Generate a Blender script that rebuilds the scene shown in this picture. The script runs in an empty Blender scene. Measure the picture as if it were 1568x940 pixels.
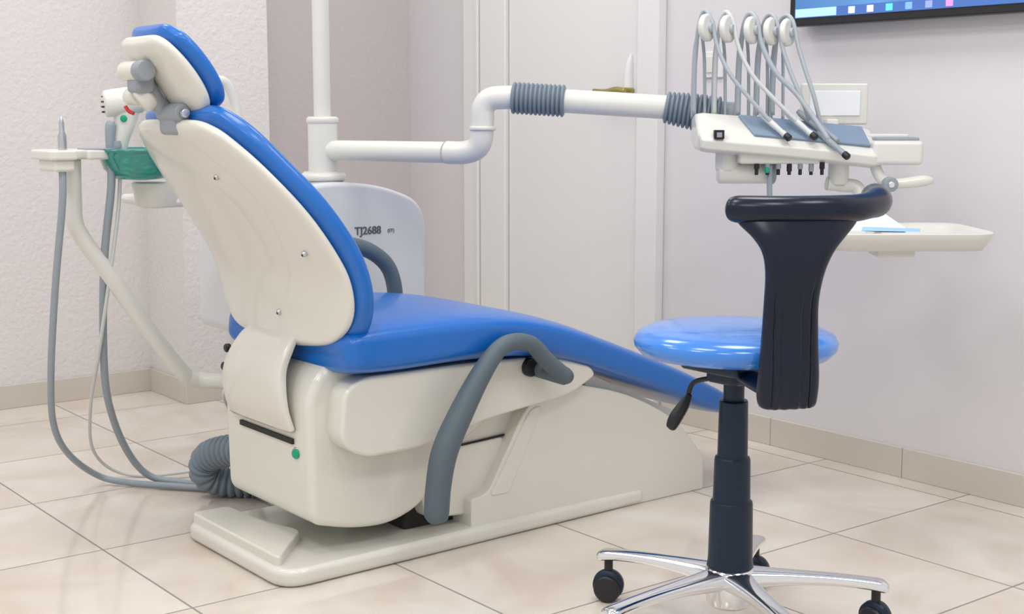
import bpy, math, random
from mathutils import Vector, Matrix
random.seed(3)
D=bpy.data; C=bpy.context
sc=C.scene
sc.view_settings.view_transform='Standard'
sc.view_settings.look='None'

# ---------------------------------------------------------------- materials
def mat(name,col,rough=0.5,metal=0.0,coat=0.0,bump=0.0,bscale=80,var=0.0,alpha=1,trans=0,spec=0.5):
    m=D.materials.new(name); m.use_nodes=True
    nt=m.node_tree; b=nt.nodes['Principled BSDF']
    b.inputs['Base Color'].default_value=(*col,1); b.inputs['Roughness'].default_value=rough
    b.inputs['Metallic'].default_value=metal; b.inputs['Coat Weight'].default_value=coat
    b.inputs['Specular IOR Level'].default_value=spec
    b.inputs['Transmission Weight'].default_value=trans
    tc=nt.nodes.new('ShaderNodeTexCoord')
    n=nt.nodes.new('ShaderNodeTexNoise'); n.inputs['Scale'].default_value=bscale; n.inputs['Detail'].default_value=4
    nt.links.new(tc.outputs['Object'],n.inputs['Vector'])
    if bump>0:
        bp=nt.nodes.new('ShaderNodeBump'); bp.inputs['Strength'].default_value=bump; bp.inputs['Distance'].default_value=0.01
        nt.links.new(n.outputs['Fac'],bp.inputs['Height']); nt.links.new(bp.outputs['Normal'],b.inputs['Normal'])
    n2=nt.nodes.new('ShaderNodeTexNoise'); n2.inputs['Scale'].default_value=2.0; n2.inputs['Detail'].default_value=3
    nt.links.new(tc.outputs['Object'],n2.inputs['Vector'])
    mx=nt.nodes.new('ShaderNodeMix'); mx.data_type='RGBA'
    v=1-max(var,0.02)
    mx.inputs[6].default_value=(*col,1); mx.inputs[7].default_value=(col[0]*v,col[1]*v,col[2]*v,1)
    nt.links.new(n2.outputs['Fac'],mx.inputs[0]); nt.links.new(mx.outputs[2],b.inputs['Base Color'])
    return m
def emis(name,col,st):
    m=D.materials.new(name); m.use_nodes=True; b=m.node_tree.nodes['Principled BSDF']
    b.inputs['Base Color'].default_value=(*col,1); b.inputs['Emission Color'].default_value=(*col,1); b.inputs['Emission Strength'].default_value=st
    return m
CREAM=mat('cream_plastic',(0.74,0.72,0.65),0.22,coat=0.35)
WHITE=mat('white_plastic',(0.74,0.73,0.68),0.3,coat=0.2)
CABW=mat('cabinet_white',(0.66,0.68,0.71),0.25,coat=0.3)
BLUE=mat('blue_leatherette',(0.006,0.140,0.53),0.30,coat=0.2,bump=0.05,bscale=300)
BLUE2=mat('stool_blue_vinyl',(0.045,0.24,0.74),0.20,coat=0.45)
GREY=mat('grey_rubber',(0.095,0.13,0.155),0.55,bump=0.1,bscale=400)
BGREY=mat('bellows_grey',(0.19,0.24,0.29),0.5)
HOSE=mat('hose_grey',(0.30,0.35,0.39),0.5)
HOSEL=mat('hose_light_grey',(0.42,0.46,0.50),0.4)
HOSEW=mat('hose_white',(0.62,0.64,0.63),0.4)
NAVY=mat('navy_rubber',(0.003,0.008,0.024),0.24,coat=0.0,spec=0.38)
NAVYP=mat('navy_plastic',(0.006,0.018,0.042),0.36,spec=.35)
BLACK=mat('black_plastic',(0.01,0.01,0.012),0.4)
CHROME=mat('chrome',(0.85,0.86,0.88),0.08,metal=1)
STEEL=mat('steel',(0.6,0.62,0.64),0.3,metal=1)
PANEL=mat('panel_bluegrey',(0.22,0.29,0.39),0.4)
GREENB=mat('green_bowl_glass',(0.02,0.42,0.36),0.08,coat=0.6,trans=0.5)
GREEN=mat('green_button',(0.0,0.35,0.18),0.3)
RED=mat('red_mark',(0.6,0.03,0.02),0.4)
BRASS=mat('brass',(0.45,0.40,0.16),0.3,metal=0.7)
DARK=mat('dark_gap',(0.02,0.02,0.02),0.7)
MGREY=mat('mid_grey_plastic',(0.30,0.33,0.37),0.4)
TEXT=mat('label_grey',(0.10,0.11,0.13),0.5)
PAPER=mat('paper',(0.85,0.87,0.9),0.7)
PAPERB=mat('paper_blue',(0.35,0.6,0.85),0.7)
WALL_L=mat('stucco_wall',(0.725,0.69,0.685),0.75,bump=0.42,bscale=60,var=0.03)
WALL_R=mat('painted_wall',(0.715,0.69,0.705),0.7,bump=0.06,bscale=40,var=0.02)
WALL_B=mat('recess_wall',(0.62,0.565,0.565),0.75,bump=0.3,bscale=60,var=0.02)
DOORM=mat('door_white',(0.79,0.785,0.775),0.4,var=0.02)
TRIMM=mat('trim_white',(0.81,0.80,0.79),0.4)
CEILM=mat('ceiling_white',(0.85,0.85,0.84),0.8)
BASEM=mat('baseboard_tile',(0.64,0.59,0.52),0.3,coat=0.2,bscale=20,var=0.12)

def floor_mat():
    m=D.materials.new('marble_floor_tile'); m.use_nodes=True; nt=m.node_tree; N=nt.nodes; L=nt.links
    b=N['Principled BSDF']; g=N.new('ShaderNodeNewGeometry'); s=N.new('ShaderNodeSeparateXYZ'); L.new(g.outputs['Position'],s.inputs[0])
    def M(op,a,b2=None,c=None):
        n=N.new('ShaderNodeMath'); n.operation=op
        for i,q in enumerate([a,b2,c]):
            if q is None: continue
            if hasattr(q,'links'): L.new(q,n.inputs[i])
            else: n.inputs[i].default_value=q
        return n.outputs[0]
    def edge(o,off):
        q=M('DIVIDE',M('SUBTRACT',o,off),0.48); fr=M('FRACT',q); fl=M('FLOOR',q)
        return M('MINIMUM',fr,M('SUBTRACT',1.0,fr)),fl
    ex,fx=edge(s.outputs[0],1.14-0.48*8); ey,fy=edge(s.outputs[1],2.05-0.48*10)
    line=M('LESS_THAN',M('MINIMUM',ex,ey),0.0052)
    cv=N.new('ShaderNodeCombineXYZ'); L.new(fx,cv.inputs[0]); L.new(fy,cv.inputs[1])
    wn=N.new('ShaderNodeTexWhiteNoise'); wn.noise_dimensions='2D'; L.new(cv.outputs[0],wn.inputs['Vector'])
    ad=N.new('ShaderNodeVectorMath'); ad.operation='MULTIPLY_ADD'; ad.inputs[1].default_value=(5,3,1)
    L.new(cv.outputs[0],ad.inputs[0]); L.new(g.outputs['Position'],ad.inputs[2])
    n=N.new('ShaderNodeTexNoise'); n.inputs['Scale'].default_value=4.2; n.inputs['Detail'].default_value=8; n.inputs['Distortion'].default_value=0.7
    L.new(ad.outputs[0],n.inputs['Vector'])
    cr=N.new('ShaderNodeValToRGB'); e=cr.color_ramp.elements
    e[0].position=0.28; e[0].color=(0.65,0.555,0.465,1); e[1].position=0.66; e[1].color=(0.76,0.705,0.635,1)
    L.new(n.outputs['Fac'],cr.inputs[0])
    hs=N.new('ShaderNodeHueSaturation'); L.new(cr.outputs[0],hs.inputs['Color']); L.new(M('MULTIPLY_ADD',wn.outputs['Value'],0.06,0.95),hs.inputs['Value'])
    mx=N.new('ShaderNodeMix'); mx.data_type='RGBA'; L.new(line,mx.inputs[0]); L.new(hs.outputs[0],mx.inputs[6]); mx.inputs[7].default_value=(0.28,0.26,0.24,1)
    L.new(mx.outputs[2],b.inputs['Base Color'])
    L.new(M('MULTIPLY_ADD',line,0.5,0.12),b.inputs['Roughness'])
    return m
FLOORM=floor_mat()

# ---------------------------------------------------------------- mesh helpers
def empty(name,loc=(0,0,0),rz=0,parent=None):
    o=D.objects.new(name,None); o.location=loc; o.rotation_euler=(0,0,rz); C.collection.objects.link(o); o.empty_display_size=0.05
    if parent: o.parent=parent
    return o
def mesh(name,vs,fs,m,parent=None,smooth=True,bevel=0,seg=3,sub=0,ang=35):
    me=D.meshes.new(name); me.from_pydata([tuple(v) for v in vs],[],fs); me.materials.append(m)
    import bmesh
    bm=bmesh.new(); bm.from_mesh(me); bmesh.ops.recalc_face_normals(bm,faces=bm.faces); bm.to_mesh(me); bm.free()
    o=D.objects.new(name,me); C.collection.objects.link(o)
    if parent: o.parent=parent
    if smooth:
        me.polygons.foreach_set('use_smooth',[True]*len(me.polygons))
    if bevel>0:
        b=o.modifiers.new('b','BEVEL'); b.width=bevel; b.segments=seg; b.limit_method='ANGLE'; b.angle_limit=math.radians(ang); b.harden_normals=False
    if smooth and not sub:
        w=o.modifiers.new('w','WEIGHTED_NORMAL'); w.keep_sharp=True
    return o
def box(name,lo,hi,m,parent=None,bevel=0.004,seg=3):
    x0,y0,z0=lo;x1,y1,z1=hi
    vs=[(x0,y0,z0),(x1,y0,z0),(x1,y1,z0),(x0,y1,z0),(x0,y0,z1),(x1,y0,z1),(x1,y1,z1),(x0,y1,z1)]
    fs=[(0,3,2,1),(4,5,6,7),(0,1,5,4),(1,2,6,5),(2,3,7,6),(3,0,4,7)]
    return mesh(name,vs,fs,m,parent,smooth=bevel>0,bevel=bevel,seg=seg)
def roundpoly(pts,r,n=6):
    out=[]; k=len(pts)
    for i in range(k):
        p=Vector(pts[i][:2]); a=Vector(pts[i-1][:2]); b=Vector(pts[(i+1)%k][:2])
        rr=pts[i][2] if len(pts[i])>2 else r
        d1=(a-p); d2=(b-p); q=min(rr,d1.length*0.48,d2.length*0.48)
        if q<1e-4: out.append(tuple(p)); continue
        s=p+d1.normalized()*q; e=p+d2.normalized()*q
        for j in range(n+1):
            t=j/n; out.append(tuple((1-t)**2*s+2*t*(1-t)*p+t*t*e))
    return out
def prism(name,pts,axis,lo,hi,m,parent=None,r=0.02,bevel=0.01,seg=4):
    P=roundpoly(pts,r); n=len(P)
    def mk(p,h):
        return {'y':(p[0],h,p[1]),'z':(p[0],p[1],h),'x':(h,p[0],p[1])}[axis]
    vs=[mk(p,lo) for p in P]+[mk(p,hi) for p in P]
    fs=[tuple(range(n)),tuple(range(2*n-1,n-1,-1))]+[(i,(i+1)%n,n+(i+1)%n,n+i) for i in range(n)]
    return mesh(name,vs,fs,m,parent,bevel=bevel,seg=seg,ang=50)
def cat(P,t):
    n=len(P)-1; i=min(int(t),n-1); u=t-i
    g=lambda k:P[max(0,min(n,k))]
    a,b,c,d=g(i-1),g(i),g(i+1),g(i+2)
    return [0.5*((2*b[k])+(-a[k]+c[k])*u+(2*a[k]-5*b[k]+4*c[k]-d[k])*u*u+(-a[k]+3*b[k]-3*c[k]+d[k])*u**3) for k in range(len(b))]
def dens(P,k):
    n=len(P)-1
    return [cat(P,i/k) for i in range(n*k)]+[list(P[-1])]
def skin(name,rings,m,parent,**kw):
    n=len(rings[0]); vs=[p for r in rings for p in r]; fs=[]
    for i in range(len(rings)-1):
        for j in range(n):
            fs.append((i*n+j,i*n+(j+1)%n,(i+1)*n+(j+1)%n,(i+1)*n+j))
    fs.append(tuple(range(n))); k=(len(rings)-1)*n; fs.append(tuple(range(k+n-1,k-1,-1)))
    return mesh(name,vs,fs,m,parent,**kw)
def tube(name,pts,r,m,parent=None,k=6,n=14,corr=None,flat=1.0,up=None,smoothp=True):
    """swept tube; pts (x,y,z[,r]); corr=(count,amp) for corrugation"""
    Q=[tuple(p)+((r,) if len(p)==3 else ()) for p in pts]
    if smoothp: Q=dens(Q,k)
    if corr:
        L=[0]
        for a,b in zip(Q,Q[1:]): L.append(L[-1]+(Vector(b[:3])-Vector(a[:3])).length)
        tot=L[-1]; cnt,amp=corr; N=cnt*8; R=[]
        j=0
        for i in range(N+1):
            s=tot*i/N
            while j<len(L)-2 and L[j+1]<s: j+=1
            u=(s-L[j])/max(1e-9,L[j+1]-L[j]); a,b=Q[j],Q[j+1]
            q=[a[c]+(b[c]-a[c])*u for c in range(4)]; q[3]+=amp*(abs(math.sin(math.pi*cnt*i/N))**0.6-0.5)*2
            R.append(q)
        Q=R
    rings=[]; prev=None
    for i,q in enumerate(Q):
        p=Vector(q[:3]); a=Vector(Q[max(0,i-1)][:3]); b=Vector(Q[min(len(Q)-1,i+1)][:3])
        t=(b-a).normalized()
        if prev is None:
            ref=Vector(up) if up else (Vector((0,0,1)) if abs(t.z)<0.9 else Vector((1,0,0)))
            u=(ref-t*ref.dot(t)).normalized()
        else: u=(prev-t*prev.dot(t)).normalized()
        prev=u; v=t.cross(u)
        rings.append([p+u*math.cos(2*math.pi*j/n)*q[3]*flat+v*math.sin(2*math.pi*j/n)*q[3] for j in range(n)])
    return skin(name,rings,m,parent)
def lathe(name,prof,loc,axis,m,parent=None,n=40,bevel=0):
    ax=Vector(axis).normalized(); ref=Vector((0,0,1)) if abs(ax.z)<0.9 else Vector((1,0,0))
    u=(ref-ax*ref.dot(ax)).normalized(); v=ax.cross(u); L=Vector(loc)
    rings=[[L+ax*h+(u*math.cos(2*math.pi*j/n)+v*math.sin(2*math.pi*j/n))*max(r,1e-4) for j in range(n)] for r,h in prof]
    return skin(name,rings,m,parent,bevel=bevel,seg=2)
def cyl(name,loc,axis,r,h,m,parent=None,b=0.003,n=28):
    b=min(b,r*0.4,h*0.4)
    return lathe(name,[(r-b,-h/2),(r,-h/2+b),(r,h/2-b),(r-b,h/2)],loc,axis,m,parent,n=n)
def pad(name,st,yc,m,parent,off=0,bend=0,e=2.6,k=5,n=40,crown=0):
    """pad swept along XZ curve. st=(x,z,halfwidth,halfthick)"""
    Q=dens(st,k); rings=[]
    for i,q in enumerate(Q):
        a=Q[max(0,i-1)]; b=Q[min(len(Q)-1,i+1)]
        t=Vector((b[0]-a[0],0,b[1]-a[1])).normalized(); nn=Vector((-t.z,0,t.x))
        ring=[]
        for j in range(n):
            c=math.cos(2*math.pi*j/n); s=math.sin(2*math.pi*j/n)
            yy=math.copysign(abs(c)**(2/e),c)*max(q[2],.002); ss=math.copysign(abs(s)**(2/e),s)*max(q[3],.001)
            h=off+ss+bend*yy*yy-(crown*(yy/max(q[2],.01))**2 if s>0 else 0)
            ring.append(Vector((q[0],yc+yy,q[1]))+nn*h)
        rings.append(ring)
    return skin(name,rings,m,parent)

# ---------------------------------------------------------------- room
box('floor',(-1.6,-1.2,-0.1),(3.15,4.72,0),FLOORM,bevel=0)
box('ceiling',(-1.6,-1.2,2.7),(3.15,4.72,2.8),CEILM,bevel=0)
box('wall_left',(-1.6,4.72,0),(2.0,4.85,2.7),WALL_L,bevel=0)
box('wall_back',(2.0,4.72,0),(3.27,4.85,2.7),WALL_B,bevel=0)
box('wall_pillar',(2.0,4.41,0),(2.34,4.72,2.7),WALL_L,bevel=0)
box('wall_right',(3.15,-1.2,0),(3.27,4.72,2.7),WALL_R,bevel=0)
box('baseboard_left',(-1.6,4.705,0),(1.99,4.72,0.082),BASEM,bevel=0.002)
box('baseboard_pillar',(1.986,4.396,0),(2.354,4.412,0.082),BASEM,bevel=0.002)
box('baseboard_pillar_side',(1.986,4.412,0),(2.0,4.705,0.082),BASEM,bevel=0.002)
box('baseboard_back',(2.34,4.705,0),(3.135,4.72,0.082),BASEM,bevel=0.002)
yy=3.225;i=0
while yy>-1.2:
    y2=max(-1.2,yy-0.48); i+=1
    box('baseboard_right' if i==1 else 'baseboard_right.%03d'%(i-1),(3.136,y2+0.0015,0),(3.15,yy,0.085),BASEM,bevel=0.002); yy=y2
# door
dr=empty('door_1')
box('leaf',(3.128,3.345,0.005),(3.15,4.035,2.05),DOORM,dr,bevel=0.002)
box('frame_hinge_side',(3.112,4.04,0),(3.15,4.195,2.12),TRIMM,dr,bevel=0.004)
box('frame_outer',(3.120,4.205,0),(3.15,4.312,2.12),TRIMM,dr,bevel=0.004)
box('frame_bead',(3.105,4.20,0),(3.15,4.215,2.12),TRIMM,dr,bevel=0.003)
box('frame_latch_side',(3.112,3.236,0),(3.15,3.335,2.12),TRIMM,dr,bevel=0.004)
box('frame_head',(3.112,3.236,2.06),(3.15,4.312,2.14),TRIMM,dr,bevel=0.004)
tube('handle_plate',[(3.126,3.375,1.20,.004),(3.124,3.38,1.17,.012),(3.124,3.385,1.12,.018),(3.124,3.385,1.075,.020)],.02,TRIMM,dr,flat=1)
cyl('handle_neck',(3.105,3.37,1.080),(1,0,0),.010,.05,BRASS,dr)
tube('handle_lever',[(3.082,3.355,1.078,.009),(3.080,3.40,1.084,.009),(3.078,3.45,1.078,.008),(3.080,3.51,1.082,.006)],.008,BRASS,dr)
sw=empty('light_switch')
box('plate',(3.140,2.983,1.115),(3.15,3.063,1.195),TRIMM,sw,bevel=0.003)
box('rocker',(3.135,3.0,1.13),(3.142,3.046,1.18),WHITE,sw,bevel=0.002)
# tv
tv=empty('wall_television')
box('bezel',(3.085,1.60,1.25),(3.125,2.67,1.85),BLACK,tv,bevel=0.004)
box('rear_mount',(3.12,1.95,1.4),(3.15,2.35,1.7),BLACK,tv)
SCR=D.materials.new('screen_picture'); SCR.use_nodes=True
nt=SCR.node_tree; b=nt.nodes['Principled BSDF']; g=nt.nodes.new('ShaderNodeNewGeometry'); nz=nt.nodes.new('ShaderNodeTexNoise'); nz.inputs['Scale'].default_value=2.2
cr=nt.nodes.new('ShaderNodeValToRGB'); cr.color_ramp.elements[0].position=.35; cr.color_ramp.elements[0].color=(.02,.10,.42,1); cr.color_ramp.elements[1].position=.7; cr.color_ramp.elements[1].color=(.15,.4,.8,1)
nt.links.new(g.outputs['Position'],nz.inputs['Vector']); nt.links.new(nz.outputs['Fac'],cr.inputs[0]); nt.links.new(cr.outputs[0],b.inputs['Emission Color']); b.inputs['Emission Strength'].default_value=1; b.inputs['Base Color'].default_value=(0,0,0,1); b.inputs['Roughness'].default_value=.3
box('screen',(3.083,1.625,1.272),(3.086,2.648,1.828),SCR,tv,bevel=0)
box('taskbar',(3.0815,1.625,1.272),(3.0835,2.648,1.298),emis('taskbar_e',(.04,.10,.30),1),tv,bevel=0)
box('taskbar_search',(3.0812,2.50,1.274),(3.083,2.645,1.297),emis('taskbar_s',(.30,.50,.80),1),tv,bevel=0)
cols=[(.7,.8,.95),(.8,.5,.7),(.1,.6,.8),(.15,.3,.8),(.2,.25,.7),(.6,.2,.5)]
for i,cx in enumerate(cols):
    y=2.45-i*0.062
    box('icon_%d'%(i+1),(3.0805,y-.013,1.276),(3.082,y+.008,1.294),emis('icon_e%d'%i,cx,1),tv,bevel=0)

# ---------------------------------------------------------------- dental chair
ch=empty('dental_chair'); YC=2.742
prism('base_plate',[(1.33,2.495,.07),(2.40,2.52),(2.40,2.97),(1.33,2.985,.05)],'z',0,0.04,CREAM,ch,bevel=0.014)
prism('base_ramp',[(1.345,2.535,.03),(1.40,2.60,.06),(1.485,2.69,.03),(1.45,2.80,.08),(1.44,2.97),(1.345,2.975)],'z',0.02,0.062,CREAM,ch,bevel=0.012)
prism('foot_housing',[(1.845,.03,.004),(1.845,.105,.01),(1.893,.112,.02),(2.015,.315,.05),(2.13,.352,.06),(2.34,.30,.1),(2.52,.205,.08),(2.62,.09,.02),(2.62,0.0,.005),(1.90,.0,.005)],'y',2.525,2.965,CREAM,ch,bevel=0.012)
prism('foot_housing_rib',[(1.90,.105,.01),(2.02,.30,.03),(2.06,.305,.02),(1.955,.105,.01)],'y',2.521,2.53,CREAM,ch,bevel=0.003)
prism('lift_cover',[(1.62,.33),(2.08,.40),(2.06,.30),(1.93,.13),(1.80,.12),(1.70,.15)],'y',2.565,2.93,CREAM,ch,bevel=0.012)
prism('lift_cover_lower',[(1.70,.225),(1.97,.235),(1.91,.10),(1.86,.06),(1.74,.07)],'y',2.555,2.91,CREAM,ch,bevel=0.010)
tube('cover_gap_diagonal',[(2.035,2.556,.300),(1.995,2.556,.235),(1.950,2.556,.165)],.004,DARK,ch,n=8)
tube('cover_gap_line',[(1.78,2.560,.2285),(1.88,2.560,.2325),(1.975,2.560,.2375)],.0028,DARK,ch,n=8)
prism('gaiter',[(1.72,.10),(1.90,.10),(1.90,.035),(1.70,.035)],'y',2.60,2.88,DARK,ch,bevel=0.01)
prism('rear_casing',[(1.43,.115,.03),(1.425,.40,.06),(1.475,.47,.06),(1.66,.46),(1.95,.43),(1.95,.30,.1),(1.76,.20,.1),(1.735,.115,.06),(1.64,.078,.08),(1.54,.085,.05)],'y',2.545,2.945,CREAM,ch,bevel=0.05,seg=8)
side=[(1.470,.30,.04),(1.482,.415,.05),(1.53,.440,.04),(1.86,.44,.1),(2.06,.43,.1),(2.18,.392,.03),(2.198,.368,.02),(2.12,.330,.06),(1.84,.300,.2),(1.70,.262,.15),(1.53,.262,.07)]
prism('seat_cover_near',side,'y',2.485,2.60,CREAM,ch,bevel=0.028,seg=8)
prism('seat_cover_far',side,'y',2.885,3.0,CREAM,ch,bevel=0.028,seg=8)
box('seat_frame',(1.52,2.56,.40),(2.15,2.93,.450),CREAM,ch,bevel=0.02)
prism('leg_frame',[(2.10,.405,.01),(2.2,.372,.03),(2.55,.215,.02),(2.52,.20,.01),(2.2,.34,.03)],'y',2.56,2.93,CREAM,ch,bevel=0.008)
pad('seat_cushion',[(1.474,.500,.245,.006),(1.477,.500,.272,.034),(1.490,.499,.286,.052),(1.53,.498,.290,.059),(1.62,.498,.290,.062),(1.78,.499,.290,.061),(1.9,.493,.288,.058),(2.0,.480,.286,.053),(2.1,.456,.281,.049),(2.2,.422,.273,.046),(2.35,.366,.263,.044),(2.5,.308,.253,.042),(2.62,.256,.243,.040),(2.70,.224,.225,.034),(2.735,.210,.20,.022),(2.745,.206,.17,.004)],YC,BLUE,ch,e=4.4,k=5,n=72)
# back rest
prof=[(1.212,.988,.085,.004),(1.216,.983,.140,.012),(1.226,.971,.176,.018),(1.247,.946,.212,.020),(1.297,.883,.258,.021),(1.370,.79,.292,.022),(1.429,.70,.305,.022),(1.457,.64,.306,.022),(1.468,.58,.294,.022),(1.468,.535,.255,.021),(1.463,.510,.195,.018),(1.460,.497,.10,.006)]
pad('back_shell',prof,YC+.001,CREAM,ch,off=0.0,bend=0.16,e=3.0,k=5,n=64)
cush=[(1.207,.988,.08,.004),(1.212,.982,.16,.018),(1.228,.964,.20,.028),(1.258,.927,.238,.033),(1.308,.862,.270,.036),(1.368,.785,.300,.038),(1.425,.70,.312,.039),(1.452,.64,.313,.039),(1.463,.58,.302,.039),(1.464,.53,.266,.038),(1.460,.500,.210,.034),(1.458,.484,.12,.018),(1.457,.478,.05,.004)]
pad('back_cushion',cush,YC,BLUE,ch,off=0.040,bend=0.16,e=3.2,k=5,n=72)
for i,(x,y,z) in enumerate([(1.282,2.65,.872),(1.407,2.51,.714),(1.447,2.70,.567),(1.300,2.88,.872)]):
    cyl('screw_%d'%(i+1),(x,y,z),(-.85,0,-.5),.0065,.014,STEEL,ch)
    cyl('screw_slot_%d'%(i+1),(x-.0062,y,z-.0037),(-.85,0,-.5),.003,.002,DARK,ch)
pad('back_bracket',[(1.466,.525,.10,.008),(1.440,.500,.118,.013),(1.412,.455,.128,.016),(1.402,.41,.14,.016),(1.406,.36,.145,.014),(1.420,.315,.15,.010)],YC+.005,CREAM,ch,e=4)
box('lift_slot',(1.421,2.61,.285),(1.44,2.86,.297),DARK,ch,bevel=0.001)
cyl('power_button_ring',(1.432,2.602,.266),(-1,-.35,0),.014,.016,STEEL,ch)
cyl('power_button',(1.428,2.600,.266),(-1,-.35,0),.011,.018,GREEN,ch)
# head rest
hp=[(1.128,1.196,.06,.004),(1.133,1.190,.088,.014),(1.145,1.172,.108,.018),(1.175,1.135,.119,.02),(1.205,1.095,.120,.02),(1.228,1.058,.112,.019),(1.240,1.035,.088,.015),(1.243,1.028,.05,.004)]
hp=[(1.185+(x-1.185)*.93+.015,1.112+(z-1.112)*.93-.034,h,t) for x,z,h,t in hp]
pad('headrest_shell',hp,YC-.018,CREAM,ch,off=0.0,bend=0.6,e=2.8)
hc=[(x,z,h+.006,t*1.25) for x,z,h,t in hp]
pad('headrest_cushion',hc,YC-.018,BLUE,ch,off=0.032,bend=0.6,e=2.8)
tube('headrest_link',[(1.160,YC,1.085),(1.180,YC,1.05),(1.200,YC,1.02),(1.235,YC,.995)],.018,MGREY,ch,flat=1)
tube('headrest_stem',[(1.195,YC,1.025,.014),(1.225,YC,1.0,.016),(1.255,YC,.965,.016),(1.29,YC,.915,.012)],.015,MGREY,ch)
cyl('headrest_pivot',(1.150,YC+.01,1.090),(0,1,0),.021,.085,CREAM,ch,b=.006)
cyl('headrest_pivot_cap',(1.150,YC-.04,1.090),(0,1,0),.022,.035,MGREY,ch,b=.004)
box('headrest_clamp',(1.140,YC-.03,1.045),(1.180,YC+.03,1.085),MGREY,ch,bevel=.01)
cyl('headrest_knob',(1.172,YC+.005,1.035),(-.6,.25,-.5),.028,.035,CREAM,ch,b=.008)
cyl('headrest_knob_side',(1.166,YC+.05,1.038),(0,1,0),.018,.05,CREAM,ch,b=.006)
tube('headrest_lock_mark',[(1.148,YC+.055,1.018),(1.152,YC+.048,1.008),(1.160,YC+.040,1.003)],.004,RED,ch)
cyl('headrest_joint',(1.216,YC-.03,1.004),(0,1,0),.020,.10,MGREY,ch,b=.006)
box('headrest_socket',(1.203,YC-.065,.958),(1.25,YC+.02,1.006),MGREY,ch,bevel=.012)
cyl('headrest_joint_bolt',(1.216,YC-.085,1.004),(0,1,0),.010,.02,STEEL,ch)
# arm rests
ya=2.425
tube('armrest_near',[(2.00,2.50,.408,.018),(2.02,2.44,.400,.020),(2.045,ya,.392,.021),(2.03,ya,.402,.021),(1.985,ya,.440,.020),(1.945,ya,.478,.019),(1.895,ya,.490,.019),(1.850,ya,.477,.020),(1.80,ya,.425,.024),(1.745,ya,.345,.028),(1.70,ya,.265,.030),(1.682,ya,.19,.029),(1.676,ya,.125,.028),(1.674,ya,.110,.020),(1.674,ya,.104,.006)],.02,GREY,ch,k=6,n=20)
cyl('armrest_socket',(1.985,2.485,.412),(0,1,0),.022,.03,BLACK,ch)
yb=3.06
tube('armrest_far',[(1.60,yb,.66,.010),(1.62,yb,.66,.024),(1.75,yb,.672,.026),(1.86,yb,.662,.022),(1.92,yb,.640,.021),(1.965,yb,.60,.021),(1.985,yb,.54,.021),(1.985,yb,.47,.021),(1.975,3.02,.43,.02),(1.97,2.97,.42,.02)],.02,GREY,ch,k=6,n=18)

# ---------------------------------------------------------------- cabinet + pole + delivery arm
cb=empty('dental_unit_cabinet')
prism('cabinet_body',[(1.80,.0,.02),(1.80,.80,.08),(1.99,.815,.05),(2.14,.80,.1),(2.285,.745,.07),(2.285,0,.02)],'y',3.35,3.70,CABW,cb,bevel=0.03,seg=6)
prism('side_box',[(1.70,.395,.03),(1.70,.78,.05),(1.84,.82,.03),(1.84,.395,.02)],'y',3.38,3.66,CABW,cb,bevel=0.025,seg=6)
tx=D.curves.new('cabinet_label','FONT'); tx.body='TJ2688'; tx.size=.031; tx.extrude=.0006; tx.offset=.0006; tx.materials.append(TEXT)
to=D.objects.new('cabinet_label',tx); to.location=(2.040,3.3485,.662); to.rotation_euler=(math.pi/2,0,0); C.collection.objects.link(to); to.parent=cb
tx=D.curves.new('cabinet_label_small','FONT'); tx.body='(ST)'; tx.size=.014; tx.extrude=.0006; tx.materials.append(TEXT)
to=D.objects.new('cabinet_label_small',tx); to.location=(2.150,3.3485,.664); to.rotation_euler=(math.pi/2,0,0); C.collection.objects.link(to); to.parent=cb
for i,(x,z) in enumerate([(1.70,.365),(1.73,.33),(1.69,.315)]):
    cyl('valve_%d'%(i+1),(x,3.42,z),(1,0,0),.009,.05,STEEL,cb)
    cyl('valve_cap_%d'%(i+1),(x-.03,3.42,z),(1,0,0),.012,.016,BLACK,cb)
cyl('valve_riser',(1.725,3.42,.35),(0,0,1),.008,.10,STEEL,cb)
tube('cup_filler_spout',[(1.735,3.45,.78),(1.735,3.45,.92),(1.732,3.45,1.0),(1.722,3.45,1.05),(1.70,3.45,1.088),(1.668,3.45,1.092),(1.655,3.45,1.080)],.013,WHITE,cb)
PX,PY=2.0,3.45
cyl('pole_foot',(PX,PY,.825),(0,0,1),.065,.03,WHITE,cb,b=.01)
cyl('pole_collar',(PX,PY,.905),(0,0,1),.042,.155,WHITE,cb,b=.006)
cyl('pole_ring',(PX,PY,.985),(0,0,1),.046,.022,WHITE,cb,b=.006)
cyl('pole',(PX,PY,1.84),(0,0,1),.024,1.72,WHITE,cb)
cyl('arm_lower',((PX+2.17)/2,(PY+3.0)/2,.90),(2.17-PX,3.0-PY,0),.029,.44,WHITE,cb)
tube('arm_elbow',[(2.15,3.05,.90),(2.17,3.0,.90),(2.188,2.965,.912),(2.194,2.95,.94),(2.195,2.947,.99),(2.197,2.945,1.02),(2.21,2.93,1.042),(2.24,2.90,1.046),(2.26,2.88,1.045)],.031,WHITE,cb,k=5,n=24)
cyl('arm_elbow_ring',(2.195,2.947,.965),(0,0,1),.036,.012,WHITE,cb)
A=Vector((2.25,2.89,1.045)); B=Vector((2.60,2.53,1.014))
def lerp(t): return A+(B-A)*t
tube('arm_bellows_elbow',[lerp(0),lerp(.15),lerp(.28)],.038,BGREY,cb,corr=(12,.0045),n=24)
cyl('arm_upper',tuple(lerp(.52)),tuple(B-A),.031,.34,WHITE,cb,n=32)
tube('arm_bellows_end',[tuple(lerp(.80))+(.036,),tuple(lerp(.92)+Vector((0,0,-.006)))+(.042,),tuple(lerp(1.08)+Vector((0,0,-.014)))+(.045,)],.040,BGREY,cb,corr=(12,.005),n=24)
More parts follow.
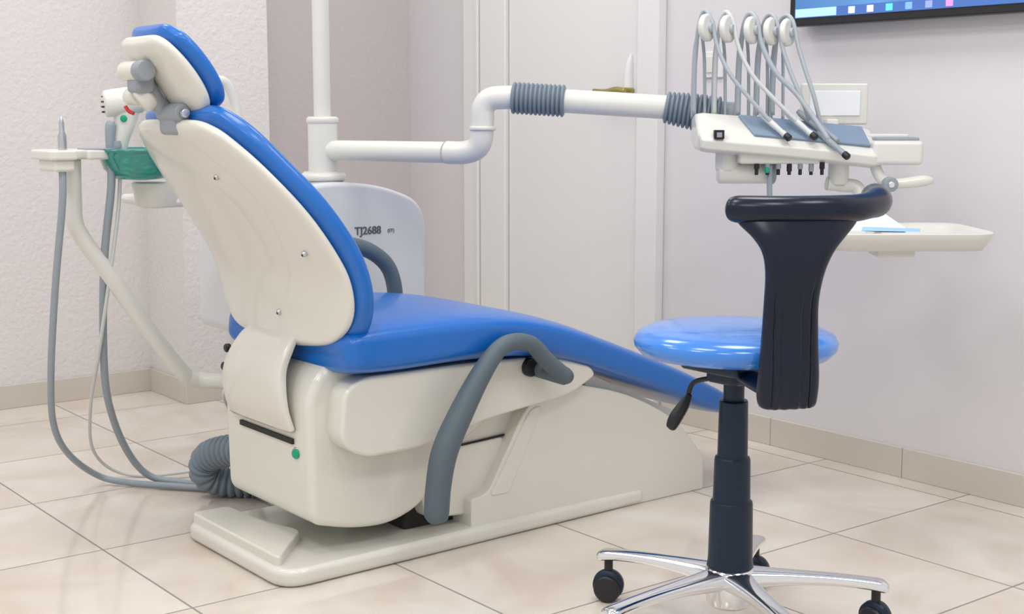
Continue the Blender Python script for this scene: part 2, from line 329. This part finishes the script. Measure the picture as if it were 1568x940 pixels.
cyl('arm_cuff',tuple(lerp(1.13)+Vector((0,0,-.010))),tuple(B-A),.034,.05,MGREY,cb)

# ---------------------------------------------------------------- delivery unit (local: x=width, y=away, z)
RZ=-math.radians(37.9)
du=empty('instrument_delivery_unit',(2.70,2.28,1.0),RZ)
def sect(x,dz,s=1):
    P=[(.10,-.085),(.10,-.012),(.06,-.004),(.01,-.006),(-.07,-.056),(-.085,-.072),(-.08,-.094),(-.05,-.102),(.05,-.100)]
    return [Vector((x,a*s,(b+.05)*s-.05+dz)) for a,b in P]
rings=[sect(-.272,.010,.7),sect(-.265,.010,.93),sect(-.247,.010,1),sect(-.1,-.002),sect(.05,-.016),sect(.155,-.028),sect(.168,-.030,.94)]
skin('console_body',rings,WHITE,du,bevel=0.008,seg=4)
vs=[(-.165,.004,.000),(.145,.004,-.030),(.152,-.068,-.076),(-.135,-.068,-.050)]
vs=[(x,y-.003,z+.003) for x,y,z in vs]; vs2=[(x,y+.012,z-.012) for x,y,z in vs]
mesh('console_panel',vs+vs2,[(0,1,2,3),(7,6,5,4),(0,4,5,1),(1,5,6,2),(2,6,7,3),(3,7,4,0)],PANEL,du,bevel=0.004)
box('console_end_tray',(.155,-.08,-.122),(.280,.10,-.062),WHITE,du,bevel=0.012,seg=4)
box('end_tray_rim',(.165,-.07,-.066),(.270,.095,-.054),MGREY,du,bevel=0.004)
box('end_tray_lid',(.155,-.02,-.059),(.258,.09,-.047),WHITE,du,bevel=0.004)
box('switch_recess',(-.237,-.090,-.058),(-.212,-.07,-.036),BLACK,du,bevel=.002)
box('switch_rocker',(-.231,-.093,-.054),(-.218,-.08,-.042),MGREY,du,bevel=.001)
cyl('swivel_barrel',(-.15,.0,-.145),(1,0,0),.026,.13,WHITE,du,b=.006)
cyl('swivel_post',(-.19,.0,-.11),(0,0,1),.03,.06,WHITE,du,b=.006)
cyl('swivel_cap',(-.08,-.0,-.14),(1,0,0),.032,.02,MGREY,du,b=.004)
box('under_bracket',(-.17,-.06,-.12),(.03,.06,-.09),WHITE,du,bevel=.008)
for i in range(7):
    x=-.125+i*.027
    cyl('coupling_%d'%(i+1),(x,-.05,-.115-(i%2)*.006),(0,0,1),.0065,.035,MGREY if i%3 else BLACK,du,b=.001)
    cyl('coupling_tip_%d'%(i+1),(x,-.05,-.137),(0,0,1),.0045,.02,BLACK,du,b=.001)
tube('air_valve',[(-.09,-.04,-.12),(-.09,-.04,-.17),(-.088,-.04,-.21)],.007,HOSE,du)
cyl('green_coupling',(-.10,-.055,-.135),(0,0,1),.006,.014,GREEN,du)
cyl('tray_pivot',(.09,.0,-.14),(0,0,1),.026,.07,WHITE,du,b=.006)
tube('tray_arm',[(.06,.0,-.17),(.10,.0,-.175),(.135,-.01,-.18),(.145,-.03,-.22),(.15,-.08,-.27),(.155,-.14,-.297)],.017,WHITE,du)
tube('grip_bracket',[(.165,-.04,-.11),(.18,-.05,-.15),(.195,-.07,-.165)],.014,WHITE,du)
cyl('grip_knob',(.195,-.09,-.168),(0,1,0),.018,.03,MGREY,du)
cyl('grip_knob_cap',(.195,-.107,-.168),(0,1,0),.008,.01,CHROME,du)
tube('grip_handle',[(.195,-.08,-.168,.013),(.23,-.08,-.166,.013),(.28,-.08,-.160,.014),(.302,-.08,-.160,.008)],.013,CREAM,du)
box('viewer_frame',(.02,.14,-.025),(.195,.155,.082),WHITE,du,bevel=.006)
box('viewer_glass',(.042,.136,-.002),(.173,.142,.062),PAPER,du,bevel=.002)
box('viewer_post',(.08,.10,-.07),(.11,.15,-.01),WHITE,du,bevel=.004)
tops=[(-.252,.03),(-.200,.03),(-.140,.03),(-.092,.03),(-.052,.03)]
ends=[(-.055,-.090,-.056),(.01,-.085,-.054),(.083,-.115,-.100),(.045,-.055,-.051),(.07,-.075,-.066)]
for i,(x,y) in enumerate(tops):
    zt=.216-.003*i
    tube('swing_arm_%d'%(i+1),[(x-.016,.085,-.01),(x-.016,.085,.08),(x-.014,.083,.155),(x-.008,.06,.209),(x,.035,zt)],.0052,HOSEL,du)
    tube('swing_arm_stay_%d'%(i+1),[(x+.016,.09,-.01),(x+.014,.088,.08),(x+.010,.08,.15),(x+.0,.05,.195)],.0042,HOSEL,du)
    cyl('hose_disc_%d'%(i+1),(x+.004,y-.030,zt-.002),(.80,-.6,.05),.034,.020,WHITE,du,b=.006)
    cyl('hose_disc_hub_%d'%(i+1),(x+.012,y-.036,zt-.002),(.80,-.6,.05),.012,.016,HOSEL,du,b=.003)
    ex,ey,ez=ends[i]
    tube('instrument_hose_%d'%(i+1),[(x-.014,.07,-.0),(x-.016,.055,.12),(x-.012,.035,.214),(x+.000,.015,.256-.003*i),(x+.016,-.002,.230),(x+.030,-.015,.165),(x*.85+ex*.15+.03,-.03,.10),(x*.5+ex*.5+.005,-.04,.045),(ex-.035,ey+.035,ez+.035)],.0054 if i!=2 else .0064,HOSEL if i!=1 else HOSEW,du,k=6,n=12)
    a=Vector((ex-.04,ey+.04,ez+.04)); b=Vector((ex,ey,ez)); d=(b-a).normalized()
    m0=a-d*.035
    lathe('handpiece_%d'%(i+1),[(.006,0),(.008,.01),(.0078,.05),(.0065,.075),(.0075,.085),(.0075,.098),(.005,.102)],tuple(m0),tuple(d),HOSEW if i<2 else HOSE,du,n=20)
    if i<3: lathe('handpiece_tip_%d'%(i+1),[(.0080,0),(.0088,.003),(.0088,.014),(.006,.017)],tuple(m0+d*.092),tuple(d),BLACK,du,n=20)

# lower instrument tray
it=empty('instrument_tray',(.168,-.245,-.308),0,parent=du)
def rr(hx,hy,z,r,k=7):
    P=roundpoly([(-hx,-hy),(hx,-hy),(hx,hy),(-hx,hy)],r,k); return [Vector((p[0],p[1],z)) for p in P]
rings=[rr(.14,.10,0,.04),rr(.175,.135,.004,.05),rr(.188,.155,.028,.06),rr(.195,.162,.042,.065),rr(.191,.158,.046,.062),rr(.178,.145,.038,.055),rr(.168,.132,.016,.05),rr(.14,.105,.012,.04)]
skin('tray_pan',rings,WHITE,it)
box('tray_bracket',(-.05,-.04,-.02),(.04,.04,.004),WHITE,it,bevel=.006)
mesh('paper_sheet',[(-.12,-.06,.045),(.0,-.09,.04),(.03,.02,.045),(-.02,.08,.085),(-.10,.06,.06)],[(0,1,2,4),(4,2,3)],PAPER,it,smooth=False)
mesh('paper_sheet_blue',[(-.10,-.085,.046),(.04,-.07,.042),(.06,.0,.044),(-.08,-.02,.05)],[(0,1,2,3)],PAPERB,it,smooth=False)

# ---------------------------------------------------------------- spittoon unit
sp=empty('spittoon_unit')
tube('support_arm',[(1.178,3.2,.90),(1.176,3.2,.80),(1.178,3.2,.745),(1.20,3.2,.70),(1.245,3.2,.635),(1.34,3.2,.49),(1.43,3.2,.365),(1.46,3.2,.338),(1.50,3.18,.330),(1.58,3.08,.330),(1.62,2.98,.33)],.020,WHITE,sp,n=18)
prism('holder_tray',[(1.098,3.12,.02),(1.165,3.12,.01),(1.165,3.165,.01),(1.185,3.165,.01),(1.185,3.12,.01),(1.30,3.14),(1.30,3.27),(1.098,3.27,.03)],'z',.897,.920,WHITE,sp,r=.01,bevel=.006)
box('holder_block',(1.11,3.13,.870),(1.16,3.24,.90),WHITE,sp,bevel=.008)
box('holder_plate',(1.19,3.128,.919),(1.28,3.20,.923),MGREY,sp,bevel=.002)
lathe('bowl',[(.03,-.068),(.06,-.064),(.082,-.042),(.093,-.012),(.097,0),(.101,0),(.101,.006),(.093,.008),(.085,-.01),(.075,-.038),(.05,-.056),(.01,-.060)],(1.325,3.16,.914),(0,0,1),GREENB,sp,n=48)
lathe('bowl_base',[(.035,-.06),(.050,-.055),(.060,-.0),(.055,.004)],(1.385,3.2,.835),(0,0,1),WHITE,sp)
box('bowl_bracket',(1.37,3.16,.775),(1.75,3.40,.80),WHITE,sp,bevel=.012)
lathe('syringe_body',[(.006,0),(.010,.01),(.010,.04),(.006,.05),(.006,.07),(.003,.08),(.002,.085)],(1.138,3.15,.912),(0,0,1),STEEL,sp,n=18)
# curing lamp gun
cl=empty('curing_lamp',parent=sp)
hd=Vector((1,-.25,.12)).normalized(); hc0=Vector((1.283,3.15,1.030))
lathe('lamp_head',[(.022,-.042),(.031,-.037),(.033,-.02),(.034,.015),(.030,.045),(.018,.060)],tuple(hc0),tuple(hd),WHITE,cl,n=32)
for i in range(4):
    q=hc0-hd*.0425+Vector((0,0,-.018+i*.012)); sx=Vector((hd.y,-hd.x,0)).normalized()*(.018 if i in(1,2) else .012)
    tube('vent_%d'%(i+1),[tuple(q-sx),tuple(q),tuple(q+sx)],.0022,DARK,cl,n=8)
tube('lamp_handle',[(1.296,3.15,1.02,.029),(1.290,3.15,.985,.024),(1.278,3.15,.945,.019),(1.270,3.15,.905,.016)],.02,WHITE,cl,flat=1.1)
cyl('lamp_badge',(1.278,3.127,.992),(-.4,-1,0),.008,.010,GREEN,cl)
tube('suction_tip',[(1.248,3.14,.915,.010),(1.248,3.14,.95,.011),(1.250,3.14,.975,.012),(1.252,3.14,.985,.009)],.01,HOSE,cl)
tube('holder_clip',[(1.262,3.14,.915,.012),(1.262,3.14,.925,.014),(1.262,3.14,.94,.012)],.01,HOSE,cl)
# hoses
tube('saliva_hose',[(1.135,3.15,.90),(1.132,3.15,.80),(1.124,3.20,.60),(1.128,3.27,.38),(1.16,3.36,.23),(1.235,3.47,.12),(1.34,3.55,.03),(1.40,3.50,.012),(1.475,3.40,.012),(1.56,3.30,.012),(1.60,3.24,.03),(1.585,3.15,.08),(1.56,3.05,.12)],.0085,HOSE,sp,k=8)
tube('suction_hose',[(1.250,3.15,.90),(1.250,3.15,.83),(1.245,3.2,.65),(1.265,3.28,.42),(1.30,3.35,.27),(1.38,3.45,.12),(1.45,3.47,.03),(1.52,3.40,.012),(1.59,3.32,.012),(1.63,3.24,.03),(1.61,3.15,.08),(1.58,3.05,.12)],.0095,HOSE,sp,k=8)
tube('water_line',[(1.275,3.15,.90),(1.27,3.16,.78),(1.255,3.2,.6),(1.25,3.27,.42),(1.27,3.4,.25),(1.33,3.55,.10),(1.42,3.60,.015),(1.52,3.52,.01),(1.63,3.42,.05),(1.66,3.38,.16),(1.62,3.35,.25),(1.66,3.38,.31),(1.70,3.42,.315)],.0045,HOSEW,sp,k=8)
tube('drain_bellows',[(1.56,3.02,.16),(1.54,3.12,.155),(1.515,3.23,.12),(1.52,3.26,.065),(1.57,3.24,.042),(1.66,3.17,.042),(1.76,3.08,.042),(1.82,2.995,.042)],.037,BGREY,sp,k=6,corr=(34,.005),n=18)

# ---------------------------------------------------------------- operator stool
st=empty('operator_stool'); HX,HY=1.91,1.765
lathe('seat',[(.02,.548),(.15,.548),(.178,.553),(.190,.566),(.192,.578),(.186,.590),(.165,.600),(.12,.606),(.06,.609),(.01,.610)],(HX,HY,0),(0,0,1),BLUE2,st,n=64)
box('mechanism_plate',(HX-.075,HY-.075,.520),(HX+.075,HY+.075,.549),NAVYP,st,bevel=.01)
box('mechanism_housing',(HX-.04,HY-.04,.495),(HX+.04,HY+.04,.525),NAVYP,st,bevel=.01)
cyl('gas_neck',(HX,HY,.48),(0,0,1),.020,.06,NAVYP,st)
lathe('column_cover',[(.026,.462),(.0275,.458),(.029,.352),(.033,.351),(.0345,.345),(.036,.266),(.040,.264),(.041,.258),(.043,.150),(.045,.135),(.040,.130)],(HX,HY,0),(0,0,1),NAVYP,st,n=40)
lathe('hub',[(.036,.055),(.044,.062),(.048,.09),(.050,.118),(.046,.132),(.03,.134)],(HX,HY,0),(0,0,1),CHROME,st,n=40)
for i in range(5):
    a=math.radians(104-72*i); d=Vector((math.cos(a),math.sin(a),0)); n=Vector((-d.y,d.x,0)); H=Vector((HX,HY,0))
    S=[(.03,.112,.034,.020),(.07,.112,.027,.017),(.13,.112,.0215,.013),(.20,.109,.019,.011),(.26,.103,.019,.011),(.295,.097,.020,.012),(.305,.094,.014,.008)]
    rings=[]
    for q in dens(S,4):
        ring=[]
        for j in range(20):
            c=math.cos(2*math.pi*j/20); s=math.sin(2*math.pi*j/20)
            ring.append(H+d*q[0]+n*math.copysign(abs(c)**.7,c)*q[2]+Vector((0,0,q[1]+math.copysign(abs(s)**.7,s)*q[3])))
        rings.append(ring)
    skin('leg_%d'%(i+1),rings,CHROME,st)
    p=H+d*.283
    cyl('caster_stem_%d'%(i+1),(p.x,p.y,.078),(0,0,1),.009,.03,BLACK,st)
    ca=a+1.9+i; w=Vector((math.cos(ca),math.sin(ca),0))
    for sgn in (-1,1):
        q=p+w*.013*sgn
        cyl('caster_wheel_%d_%s'%(i+1,'a' if sgn<0 else 'b'),(q.x,q.y,.0285),tuple(w),.028,.018,BLACK,st,b=.006,n=32)
    lathe('caster_hood_%d'%(i+1),[(.012,-.011),(.031,-.011),(.033,0),(.031,.011),(.012,.011)],(p.x,p.y,.035),tuple(w),NAVYP,st,n=28)
tube('height_lever_rod',[(HX-.02,HY+.02,.505),(HX-.035,HY+.07,.49),(1.868,1.845,.462)],.005,BLACK,st)
tube('height_lever_paddle',[(1.870,1.843,.466,.006),(1.860,1.848,.445,.011),(1.845,1.855,.42,.013),(1.836,1.858,.402,.010),(1.834,1.859,.398,.003)],.01,BLACK,st)
# backrest
nv=Vector((-.45,-.893,0)).normalized(); T=Vector((-nv.y,nv.x,0)); 
if T.dot(Vector((.789,-.614,0)))<0: T=-T
Bp=Vector((HX,HY,0))+nv*.222
S=[(.490,.034,.006,0,.018),(.495,.050,.016,0,.018),(.515,.055,.019,0,.018),(.55,.055,.017,.004,.018),(.62,.051,.015,.006,.017),(.68,.049,.015,.008,.017),(.73,.053,.015,.012,.021),(.765,.064,.016,.012,.027),(.79,.083,.017,.008,.033),(.812,.106,.018,.0,.038),(.832,.120,.016,-.006,.042)]
rings=[]
for q in dens(S,6):
    z,hw,th,off,sh=q; ring=[]; outer=64; inner=24
    def sup(c,s,w0,t0): return math.copysign(abs(c)**.6,c)*w0, math.copysign(abs(s)**.6,s)*t0
    for j in range(outer+inner):
        a=math.pi*j/outer if j<outer else math.pi+math.pi*(j-outer)/inner
        w,t=sup(math.cos(a),math.sin(a),hw,th)
        fl=0.0
        if j<outer and abs(w)<.036 and z<.735: fl=-.0045*(0.5+0.5*math.cos(2*math.pi*w/.018))*min(1,max(0,(.735-z)/.06))*min(1,(.040-abs(w))/.006)
        ring.append(Bp+T*(w+sh)+nv*(off+t+fl-2.6*w*w)+Vector((0,0,z)))
    rings.append(ring)
skin('backrest_stem',rings,NAVY,st)
RR=.205; pts=[]
for th in [-39.5,-38,-35,-30,-18,-6,6,18,30,42,54,64,76,79,81]:
    a=math.radians(th); r=.024
    if th in(-39.5,81): r=.006
    if th==-38: r=.018
    if th==-35: r=.023
    if th>50: r=.027
    if th==79: r=.021
    if th==81: r=.006
    p=Bp+T*(.043+RR*math.sin(a))+nv*(RR*math.cos(a)-RR)+Vector((0,0,.839+ .0002*max(0,th-30)))
    pts.append((p.x,p.y,p.z,r))
tube('backrest_roll',pts,.024,NAVY,st,k=5,n=24,up=(0,0,1))
q0=Vector((HX,HY,0))+nv*.04; q1=Bp
P=[(q0.x,q0.y,.520,.022),((q0.x+q1.x)/2,(q0.y+q1.y)/2,.518,.024),(q1.x,q1.y,.515,.022)]
tube('backrest_bracket',P,.022,NAVYP,st,flat=.6,up=(0,0,1))

# ---------------------------------------------------------------- lights
def area(name,loc,sx,sy,pw,rot=(0,0,0),col=(1,.998,.992)):
    l=D.lights.new(name,'AREA'); l.shape='RECTANGLE'; l.size=sx; l.size_y=sy; l.energy=pw; l.color=col
    o=D.objects.new(name,l); o.location=loc; o.rotation_euler=rot; C.collection.objects.link(o); return o
k=0
for x in (-.3,1.0,2.3):
    for y in (.5,2.1,3.7):
        k+=1
        o=area('ceiling_panel_light_%d'%k,(x,y,2.66),.6,.6,12 if y<3 else 10)
w=D.worlds.new('World'); sc.world=w; w.use_nodes=True; bg=w.node_tree.nodes['Background']; bg.inputs[0].default_value=(.99,.995,1,1); bg.inputs[1].default_value=0.77

cam=D.cameras.new('camera'); co=D.objects.new('camera',cam); C.collection.objects.link(co)
co.location=(0,0,1.0); co.rotation_euler=(math.radians(90)-math.atan(294/2100),0,-math.radians(37.9))
cam.sensor_width=36; cam.lens=36*2100/1568; cam.clip_start=.02
sc.camera=co
